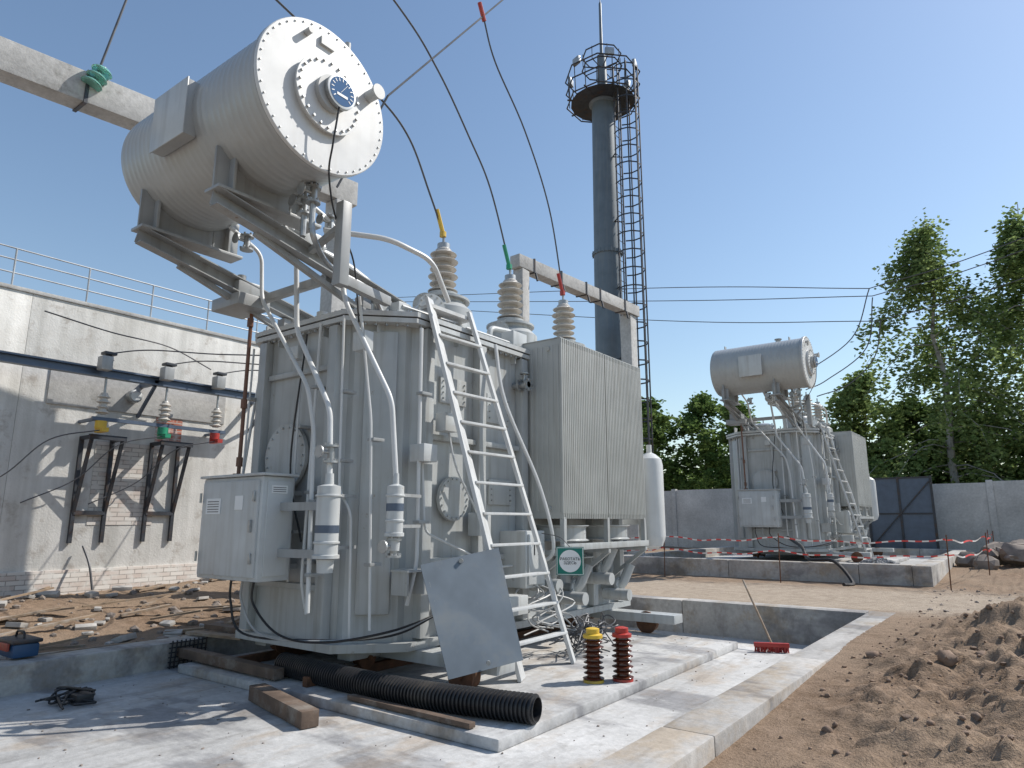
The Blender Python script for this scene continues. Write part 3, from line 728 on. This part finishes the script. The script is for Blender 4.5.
g=G('busbar_beam',(-12.4,4,4.1)); 
b=g.p('beam','bluesteel'); bb(b,-12.48,-12.34,-9,8.4,4.02,4.05);bb(b,-12.48,-12.34,-9,8.4,4.15,4.18);bb(b,-12.42,-12.40,-9,8.4,4.05,4.15)
for y in (-6,-2,1.9,5.9,8.2): bar(b,(W,y,4.08),(-12.4,y,4.08),.07,.08); bar(b,(W,y,3.5),(-12.45,y,4.02),.05,.05)
bb(b,-12.44,-12.38,4.9,7.3,3.28,3.34)
for y in (4.95,7.25): bar(b,(-12.41,y,3.3),(W,y,3.3),.05,.05)
g.done()
for i,(y,m_) in enumerate(((5.05,'yellow'),(6.1,'green'),(7.1,'red'))):
    g=G('post_insulator',(-12.4,y,4))
    lathe(g.p('upper_insulator','porc'),(-12.41,y,4.18),(0,0,1),sheds(.05,.09,0,.2,3)+[(.05,.21),(.02,.26)],16)
    bb(g.p('clamp','dsteel'),-12.5,-12.32,y-.1,y+.1,4.42,4.47,.01)
    bb(g.p('housing','sup'),-12.3,-12.1,y-.22,y-.04,4.1,4.34,.02)
    cyl(g.p('clamp','dsteel'),(-12.41,y,4.38),(-12.41,y,4.43),.05)
    lathe(g.p('lower_insulator','porc'),(-12.41,y,3.34),(0,0,1),sheds(.06,.11,.05,.4,4)+[(.05,.42)],16)
    cyl(g.p('coloured_clamp',m_),(-12.41,y,3.15),(-12.41,y,3.275),.09,seg=16); bb(g.p('coloured_clamp',m_),-12.5,-12.2,y-.05,y+.05,3.08,3.15)
    cyl(g.p('rod','steel'),(-12.41,y,3.74),(-12.41,y,4.02),.02)
    g.done()
def bw(b):
    for y in (5.05,6.1,7.1):
        tube(b,[(-12.41,y,4.45),(-12.2,y+.6,4.6),(-11.0,y+1.4,4.5),(-8.5,y+1.8,4.25),(-7.2,y+1.2,4.5)],.012,6)
        tube(b,[(-12.3,y,3.12),(-12.5,y-.7,2.9),(-12.75,y-1.2,2.3),(-12.9,y-1.9,1.9)],.011,6)
    tube(b,[(-12.4,6.9,4.5),(-12.3,6,4.75),(-12.3,5,4.8),(-12.4,4.0,4.95)],.012,6)
    tube(b,[(-12.9,5.2,1.2),(-12.7,5.25,.9),(-12.6,5.3,.5)],.02,6)
single('busbar_cables',bw,'wire',(-12,6,4))
cyl_=G('wall_lamp',(-12.9,6.3,3.9)); lathe(cyl_.p('shade','steel'),(W,5.75,3.85),(1,0,0),[(.05,0),(.12,.05),(.12,.18),(.1,.19)],16); cyl(cyl_.p('glass','label'),(W+.19,5.75,3.85),(W+.2,5.75,3.85),.09); cyl_.done()
# ============================================================ PORTALS
g=G('concrete_portal_gantry',(-10.8,3,0)); b=g.p('beam','conc')
bar(b,(-11.6,-3.0,8.0),(-10.15,8.3,8.0),.36,.50,.02,side=(1,0,0))
cpost=g.p('column','conc'); bb(cpost,-10.35,-10.0,7.8,8.15,.0,7.74,.02); bb(cpost,-12.1,-11.65,-4.6,-4.2,0,7.74,.02)
hw=g.p('beam_clamps','dsteel')
for t_ in (.58,): 
    p_=V((-11.6,-3,8)).lerp(V((-10.15,8.3,8)),t_); box(hw,p_,(.4,.05,.54))
g.done()
g=G('concrete_portal_gantry',(-9.4,16,0)); b=g.p('beam','conc')
bar(b,(-9.57,13.0,8.0),(-9.1,18.7,8.0),.32,.34,.02,side=(1,0,0))
cpost=g.p('column','conc'); bb(cpost,-9.38,-9.02,18.2,18.6,.0,7.82,.02); bb(cpost,-9.70,-9.40,13.1,13.4,0,7.82,.02)
hw=g.p('beam_clamps','dsteel')
for t_ in (.1,.3,.5,.62,.85): 
    p_=V((-9.57,13.0,8)).lerp(V((-9.1,18.7,8)),t_); box(hw,p_,(.36,.05,.38)); cyl(hw,p_-V((-.2,0,.2)),p_-V((-.25,0,.42)),.03,seg=8)
g.done()
# ============================================================ MAST
g=G('floodlight_mast',(-10.5,19.6,0)); mx,my=-10.5,19.6
m=g.p('shaft','mast'); 
lathe(m,(mx,my,0),(0,0,1),[(.56,0),(.52,5),(.54,5.02),(.54,5.1),(.50,5.12),(.46,10.5),(.5,10.52),(.5,10.62),(.45,10.64),(.40,16.2),(.5,16.25),(.5,16.35),(.2,16.4),(.16,18.2),(.06,18.25),(.05,20.4),(.015,20.5),(.012,23)],28)
for z in (10.52,5.02): bolts(m,(mx,my,z-.03),(0,0,1),.50,24,.02,.15)
pf=g.p('platform','dsteel')
def ring(bm,z,R,r=.025,n=8):
    for i in range(n):
        a=2*math.pi*i/n+.39;b=2*math.pi*(i+1)/n+.39
        cyl(bm,(mx+R*math.cos(a),my+R*math.sin(a),z),(mx+R*math.cos(b),my+R*math.sin(b),z),r,seg=6)
for z,R in ((16.3,1.3),(16.85,1.32),(17.35,1.34),(16.3,.8),(18.2,.7),(17.7,.72)): ring(pf,z,R)
for i in range(16):
    a=2*math.pi*i/16; cyl(pf,(mx+1.2*math.cos(a),my+1.2*math.sin(a),16.3),(mx+1.24*math.cos(a),my+1.24*math.sin(a),17.35),.018,seg=6)
    if i%2==0:
        cyl(pf,(mx+.4*math.cos(a),my+.4*math.sin(a),16.3),(mx+1.3*math.cos(a),my+1.3*math.sin(a),16.3),.03,seg=6)
        cyl(pf,(mx+.15*math.cos(a),my+.15*math.sin(a),17.7),(mx+.7*math.cos(a),my+.7*math.sin(a),17.7),.02,seg=6)
        cyl(pf,(mx+.7*math.cos(a),my+.7*math.sin(a),17.7),(mx+.7*math.cos(a),my+.7*math.sin(a),18.2),.015,seg=6)
lathe(g.p('deck','dsteel'),(mx,my,16.28),(0,0,1),[(.45,0),(1.15,0),(1.15,.02),(.45,.02)],16,cap=False)
fl=g.p('floodlights','steel')
for i in range(6):
    a=2*math.pi*i/6+.2; box(fl,(mx+1.2*math.cos(a),my+1.2*math.sin(a),17.5),(.12,.32,.26),Matrix.Rotation(a,3,'Z'),.02)
cg=g.p('ladder_cage','dsteel'); cx,cy=mx+1.0,my-.15
for yy in (-.22,.22): bb(cg,mx+.62,mx+.66,cy+yy-.02,cy+yy+.02,1.5,17.3)
z=1.7
while z<17: cyl(cg,(mx+.64,cy-.22,z),(mx+.64,cy+.22,z),.012,seg=5); z+=.35
z=3.5
hp=[(.0,-.3),(.25,-.42),(.55,-.36),(.75,-.13),(.75,.13),(.55,.36),(.25,.42),(0,.3)]
while z<17.2:
    P=[(mx+.64+a,cy+b_,z) for a,b_ in hp]
    for i in range(7): bar(cg,P[i],P[i+1],.012,.045)
    z+=.62
for a,b_ in hp[1:-1]: bb(cg,mx+.64+a-.018,mx+.64+a+.018,cy+b_-.018,cy+b_+.018,3.5,17.2)
z=2
while z<16.5: bar(cg,(mx+.4,cy,z),(mx+.64,cy+.2,z),.03,.03);bar(cg,(mx+.4,cy,z),(mx+.64,cy-.2,z),.03,.03); z+=2.4
g.done()
# ============================================================ WIRES
def ow(b):
    tube(b,[(-5.9,6.4,5.4),(-5.9,6.1,5.9),(-5.9,5.7,6.5),(-5.95,5.2,6.85),(-6.1,4.4,7.2),(-6.6,2.5,8.2)],.014,6)
    tube(b,[(-5.9,7.9,5.4),(-5.9,7.4,6.5),(-5.9,6.9,7.1),(-5.9,6.2,7.8),(-5.9,5.4,8.3),(-6.1,3.5,9.3)],.014,6)
    tube(b,[(-5.9,9.4,5.4),(-5.9,9.0,6.8),(-5.9,8.3,7.9),(-5.9,7.5,8.7),(-5.9,7.2,9.3)],.014,6)
    cyl(b,(-5.9,5.3,6.9),(-5.9,7.8,10.1),.014,seg=6); cyl(b,(-5.9,7.8,10.1),(-5.9,12,15.5),.014,seg=6); cyl(b,(-5.9,5.3,6.9),(-6.3,4.9,5.6),.014,seg=6)
    cyl(b,(-10.5,3.65,8.3),(-10.2,4.6,14),.018,seg=6)
    cyl(b,(-7.2,3.0,9.0),(-6.0,5.0,9.6),.012,seg=6); cyl(b,(-7.2,3.0,9.0),(-7.6,2.6,11),.012,seg=6)
single('overhead_conductors',ow,'wire',(-6,7,7))
for (x,y,z,m_) in ((-5.9,6.38,5.42,'yellow'),(-5.9,7.87,5.42,'green'),(-5.9,9.38,5.42,'red')):
    single('phase_marker',lambda b:(cyl(b,(x,y,z),(x,y-.13,z+.3),.03,seg=8),cyl(b,(x,y,z-.05),(x,y,z+.02),.045,seg=10)),m_,(x,y,z))
single('phase_marker',lambda b:cyl(b,(-5.9,7.22,9.25),(-5.9,7.1,9.5),.035,seg=8),'red',(-5.9,7.2,9.3))
g=G('glass_insulator',(-10.5,3.6,8.1))
for i in range(3):
    c_=V((-10.52,3.58,8.02))+V((.02,.05,.12))*i
    lathe(g.p('discs','glass'),c_,(.1,.3,1),[(.03,.0),(.13,.0),(.15,.02),(.13,.05),(.05,.07)],24); cyl(g.p('caps','steel'),c_+V((0,.02,.06)),c_+V((0,.03,.11)),.04)
g.done()
def pl2(b):
    Z=[(10.7,9.07,9.4,10.6),(10.3,8.95,9.2,10.3),(9.6,8.2,8.5,9.4)]
    for i,(a,c,d,e) in enumerate(Z):
        y=24+.5*i
        tube(b,[(-30,y,14),(-11,y,a),(-3.3,y,c),],.016,5,n=10); tube(b,[(-3.3,y,c),(.8,y,d+.35),(12,y,e+2.2)],.016,5)
    tube(b,[(-3.3,24,9.07),(-3.9,23.6,7.4),(-5.3,22.3,6.1),(-5.5,22.2,5.9)],.018,6)
    tube(b,[(-3.3,24.5,8.9),(-3.6,24.3,7.2),(-4.8,23.9,6.2),(-5.45,23.7,5.9)],.018,6)
    tube(b,[(-3.2,25,8.2),(-3.5,25,7.0),(-4.4,25.2,6.2),(-5.45,25.2,5.9)],.018,6)
single('power_lines',pl2,'wire',(-5,24,9))
# ============================================================ PERIMETER WALL & GATE
g=G('perimeter_wall',(0,30,0)); b=g.p('panels','fence'); ps=g.p('posts','fence')
x=-40
while x<22:
    bb(b,x+.01,x+2.99,30.0,30.15,0,3.02+random.uniform(-.03,.03),.01)
    bb(ps,x-.1,x+.1,29.95,30.2,0,3.08,.01); x+=3
g.done()
g=G('metal_gate',(-3.6,29,1)); b=g.p('frame','dsteel')
x0,x1=-4.8,-2.7
for x in (x0,x1,(x0+x1)/2): bb(b,x-.04,x+.04,28.96,29.04,.4,3.25)
for z in (.6,3.2,1.9): bb(b,x0,x1,28.97,29.03,z-.03,z+.03)
bb(g.p('sheet','bluesteel'),x0,x1,29.005,29.015,.6,3.2); bar(b,(x0,28.95,.7),(x1,28.95,3.1),.05,.04)
g.done()
STK=[(-9.6,16.4),(-7.4,16.3),(-4.6,16.2),(-1.4,16.4),(-.9,20),(-.9,24),(-1.2,28.3)]
def tp_(b):
    for (a,c) in zip(STK,STK[1:]):
        for zz in (1.25,.95):
            n=14;prev=None
            for i in range(n+1):
                t0=i/n; x=a[0]+(c[0]-a[0])*t0;y=a[1]+(c[1]-a[1])*t0; z=zz-.35*t0*(1-t0)+.02*math.sin(t0*17+a[0])
                v1=b.verts.new((x,y,z));v2=b.verts.new((x+.01*math.sin(t0*9),y,z+.03))
                if prev: b.faces.new((prev[0],v1,v2,prev[1]))
                prev=(v1,v2)
single('barrier_tape',tp_,'tape',(-5,16,1))
def stk(b):
    for x,y in STK: cyl(b,(x,y,.1),(x+.03,y,1.35),.012,seg=6)
single('barrier_stakes',stk,'rust',(-5,16,.5))
single('black_hose',lambda b: tube(b,[(-5.2,19.3,1.2),(-4.6,18.2,1.0),(-4.2,17.2,.76),(-3.6,16.9,.74),(-3.2,16.6,.32),(-3.3,16.2,.3)],.04,8),'black',(-4,17,.6))
# ============================================================ RUBBLE
def stones(b,n,fn,smin,smax,flat=.7,sub=1):
    for i in range(n):
        x,y,z=fn(); s=smin+(smax-smin)*random.random()**2
        t=bmesh.new(); bmesh.ops.create_icosphere(t,subdivisions=sub,radius=s)
        for v in t.verts: v.co*=1+random.uniform(-.25,.25)
        R=Matrix.Rotation(random.uniform(0,6.28),4,'Z')@Matrix.Diagonal((random.uniform(.8,1.4),random.uniform(.7,1.1),flat,1))
        _merge(b,t,Matrix.Translation((x,y,z+s*.15))@R)
def f_(x0,x1,y0,y1):
    def q():
        x=random.uniform(x0,x1);y=random.uniform(y0,y1); return x,y,H(x,y)
    return q
single('rubble_strip',lambda b: stones(b,380,f_(-12.8,-8.5,1.5,13),.015,.09),'rock',(-10,6,.3),20)
def brk(b):
    for i in range(150):
        x=random.uniform(-12.8,-8.6);y=random.uniform(1.5,13);z=H(x,y)+.03; s=random.uniform(.4,1.3)
        box(b,(x,y,z),(.24*s,.11*s,.06*s),Matrix.Rotation(random.uniform(0,3.1),3,'Z')@Matrix.Rotation(random.uniform(-.6,.6),3,'X'),.008)
single('broken_concrete_rubble',brk,'crock',(-10,6,.3))
def fm():
    while True:
        x=random.uniform(-1.6,3.2);y=random.uniform(2.6,12.3)
        m=math.exp(-((x-.75)/1.3)**2-((y-7.6)/2.6)**2)
        if random.random()<.15+m: return x,y,H(x,y)
single('soil_clods',lambda b:(stones(b,2600,fm,.005,.028,.8),stones(b,40,fm,.03,.08,.8,2)),'clod',(0,7,.3),60)
single('small_stones',lambda b: stones(b,350,f_(-1.7,8,12,17),.01,.04),'rock',(0,14,.3),20)
def rp_(): 
    a=random.uniform(0,6.28);r=abs(random.gauss(0,.8)); x=-.3+r*math.cos(a);y=23+r*math.sin(a)*1.4; return x,y,H(x,y)+max(0,.45-r*.35)
single('boulder_pile',lambda b: stones(b,46,rp_,.14,.42,.75,2),'rock',(-.3,23,.5),25)
def gp_():
    a=random.uniform(0,6.28);r=random.random()**.6; return -3.0+r*math.cos(a)*.8,18.6+r*math.sin(a)*.9,.43+.38*(1-r)
single('gravel_pile',lambda b: stones(b,1100,gp_,.02,.05,.8),'gravel',(-3,18.6,.5),20)
def lum(b):
    for i in range(70):
        x=random.uniform(-12.6,-8.6);y=random.uniform(2,12);z=H(x,y)+.05; a=random.uniform(-.9,.9)+1.57; l=random.uniform(.3,1.6)
        x2,y2=x+l*math.cos(a),y+l*math.sin(a)
        bar(b,(x,y,z),(x2,y2,max(z,H(x2,y2)+.04)+random.uniform(0,.12)),random.uniform(.04,.13),.025)
single('scrap_lumber',lum,'wood',(-10,6,.4))
def litter():
    x=random.uniform(-7.8,-2.2);y=random.uniform(2,9.4); return x,y,0.002 if not(-7.6<x<-3.2 and y>4.15) else .092
single('slab_debris',lambda b: stones(b,380,litter,.003,.015,.6),'rock',(-5,5,0),20)
# ============================================================ TREES
def leafquad(b,p,s):
    n=V((random.gauss(0,1),random.gauss(0,1),random.gauss(0,1)+.4)).normalized(); a,c,_=frame(n)
    l=s*random.uniform(.7,1.3);w=l*.62
    b.faces.new([b.verts.new(p+a*l),b.verts.new(p+c*w),b.verts.new(p-a*l),b.verts.new(p-c*w)])
def tree(name,base,h,rad,nb,nl,ls,bark,leaf,droop=.0,trunk_r=.18,low=.22):
    base=V(base); g=G(name,base); tb=g.p('trunk_and_limbs',bark); lf=g.p('foliage',leaf)
    tp=[base+V((random.uniform(-.15,.15)*i*.3,random.uniform(-.15,.15)*i*.3,h*i/8)) for i in range(9)]
    for i in range(8): cyl(tb,tp[i],tp[i+1],trunk_r*(1-i/8.6),trunk_r*(1-(i+1)/8.6),seg=8)
    for k_ in range(nb):
        t0=low+(.97-low)*((k_+random.random())/nb); i=int(t0*8); st=tp[i].lerp(tp[min(i+1,8)],t0*8-i)
        az=random.uniform(0,6.283); env=math.sin(min(1,(t0-low)/(1-low)*.8+.25)*math.pi)**.7
        L_=rad*env*random.uniform(.45,1.3)+.4; rise=random.uniform(.2,.8)
        dirv=V((math.cos(az),math.sin(az),rise)).normalized()
        P=[st]; 
        for q in range(1,5): P.append(P[-1]+(dirv+V((random.uniform(-.2,.2),random.uniform(-.2,.2),-.16*q*(1+droop))))*L_/4)
        for q in range(4): cyl(tb,P[q],P[q+1],.022*(1-q/4.5)*h/10,.022*(1-(q+1)/4.5)*h/10,seg=5)
        for q in range(nl):
            s_=random.random()**.6*4; ii=min(3,int(s_)); c=P[ii].lerp(P[ii+1],s_-ii)
            cl=c+V((random.gauss(0,.33),random.gauss(0,.33),random.gauss(0,.25)))*(.5+.2*rad/2)
            m_=random.randint(5,12); drop=random.uniform(.2,1.2)*droop
            for w_ in range(m_):
                f=w_/m_
                leafquad(lf,cl+V((random.gauss(0,.14),random.gauss(0,.14),random.gauss(0,.12)-drop*f)),ls)
    g.done(); return g
tree('birch_tree',(-2.4,36,.4),15.4,4.1,66,34,.105,'birch','leaf',1.25,.2,.14)
tree('birch_tree',(1.4,37.5,.4),15.6,4.2,64,32,.115,'birch','leaf',1.25,.2,.14)
tree('birch_tree',(5.5,38,.4),15,4.2,50,26,.14,'birch','leaf',1.0,.2,.2)
tree('broadleaf_tree',(-6.3,38,.4),8.6,2.8,44,30,.12,'bark','leaf',.3,.2,.12)
for (x,y,h,r) in ((-17.8,38,8.6,2.6),(-15.2,40,9.0,2.7),(-12.6,39,8.0,2.5),(-10.2,41,7.0,2.4),(-4.2,39,7.2,2.6),(-1.5,40,6.5,2.6),(1.5,40,6.5,2.6),(-20.5,42,9,3)):
    tree('broadleaf_tree',(x,y,.4),h,r,38,28,.13,'bark','leaf2',.2,.18,.08)
def dt(b):
    for i in range(260):
        x=random.uniform(-70,60);y=random.uniform(46,64); hh=random.uniform(4.5,8.2)
        for k_ in range(70):
            u_=V((random.gauss(0,1),random.gauss(0,1),random.gauss(0,1))).normalized()*random.random()**.3
            leafquad(b,V((x,y,hh*.5))+V((u_.x*1.8,u_.y*1.8,u_.z*hh*.5)),.38)
single('distant_trees',dt,'leaf2',(0,55,0))

# ============================================================ CAMERA, LIGHT, WORLD
cam=bpy.data.cameras.new('camera'); co=bpy.data.objects.new('camera',cam); S.collection.objects.link(co)
cam.sensor_width=36; cam.lens=683/1024*36; cam.clip_end=3000; cam.clip_start=.05
pit=math.atan(138/683); co.location=(0,0,1.6); co.rotation_euler=(math.radians(90)+pit,0,math.radians(36.6)); S.camera=co
sd=V((.58,.81,0)).normalized(); el=math.radians(46)
sunv=V((sd.x*math.cos(el),sd.y*math.cos(el),math.sin(el)))
ld=bpy.data.lights.new('sun','SUN'); ld.energy=5.0; ld.angle=math.radians(.5); ld.color=(1,.95,.88)
lo=bpy.data.objects.new('sun',ld); S.collection.objects.link(lo); lo.rotation_euler=sunv.to_track_quat('Z','Y').to_euler(); lo.location=(10,20,30)
wd=bpy.data.worlds.new('World'); S.world=wd; wd.use_nodes=True; nt=wd.node_tree
bg=nt.nodes['Background']; sk=nt.nodes.new('ShaderNodeTexSky'); sk.sky_type='NISHITA'; sk.sun_disc=False
sk.sun_elevation=el; sk.sun_rotation=math.atan2(sd.x,sd.y); sk.air_density=1.3; sk.dust_density=.5; sk.ozone_density=2.2
nt.links.new(sk.outputs[0],bg.inputs['Color']); bg.inputs['Strength'].default_value=.145
S.view_settings.view_transform='Standard'; S.view_settings.look='None'; S.view_settings.exposure=0; S.view_settings.gamma=1
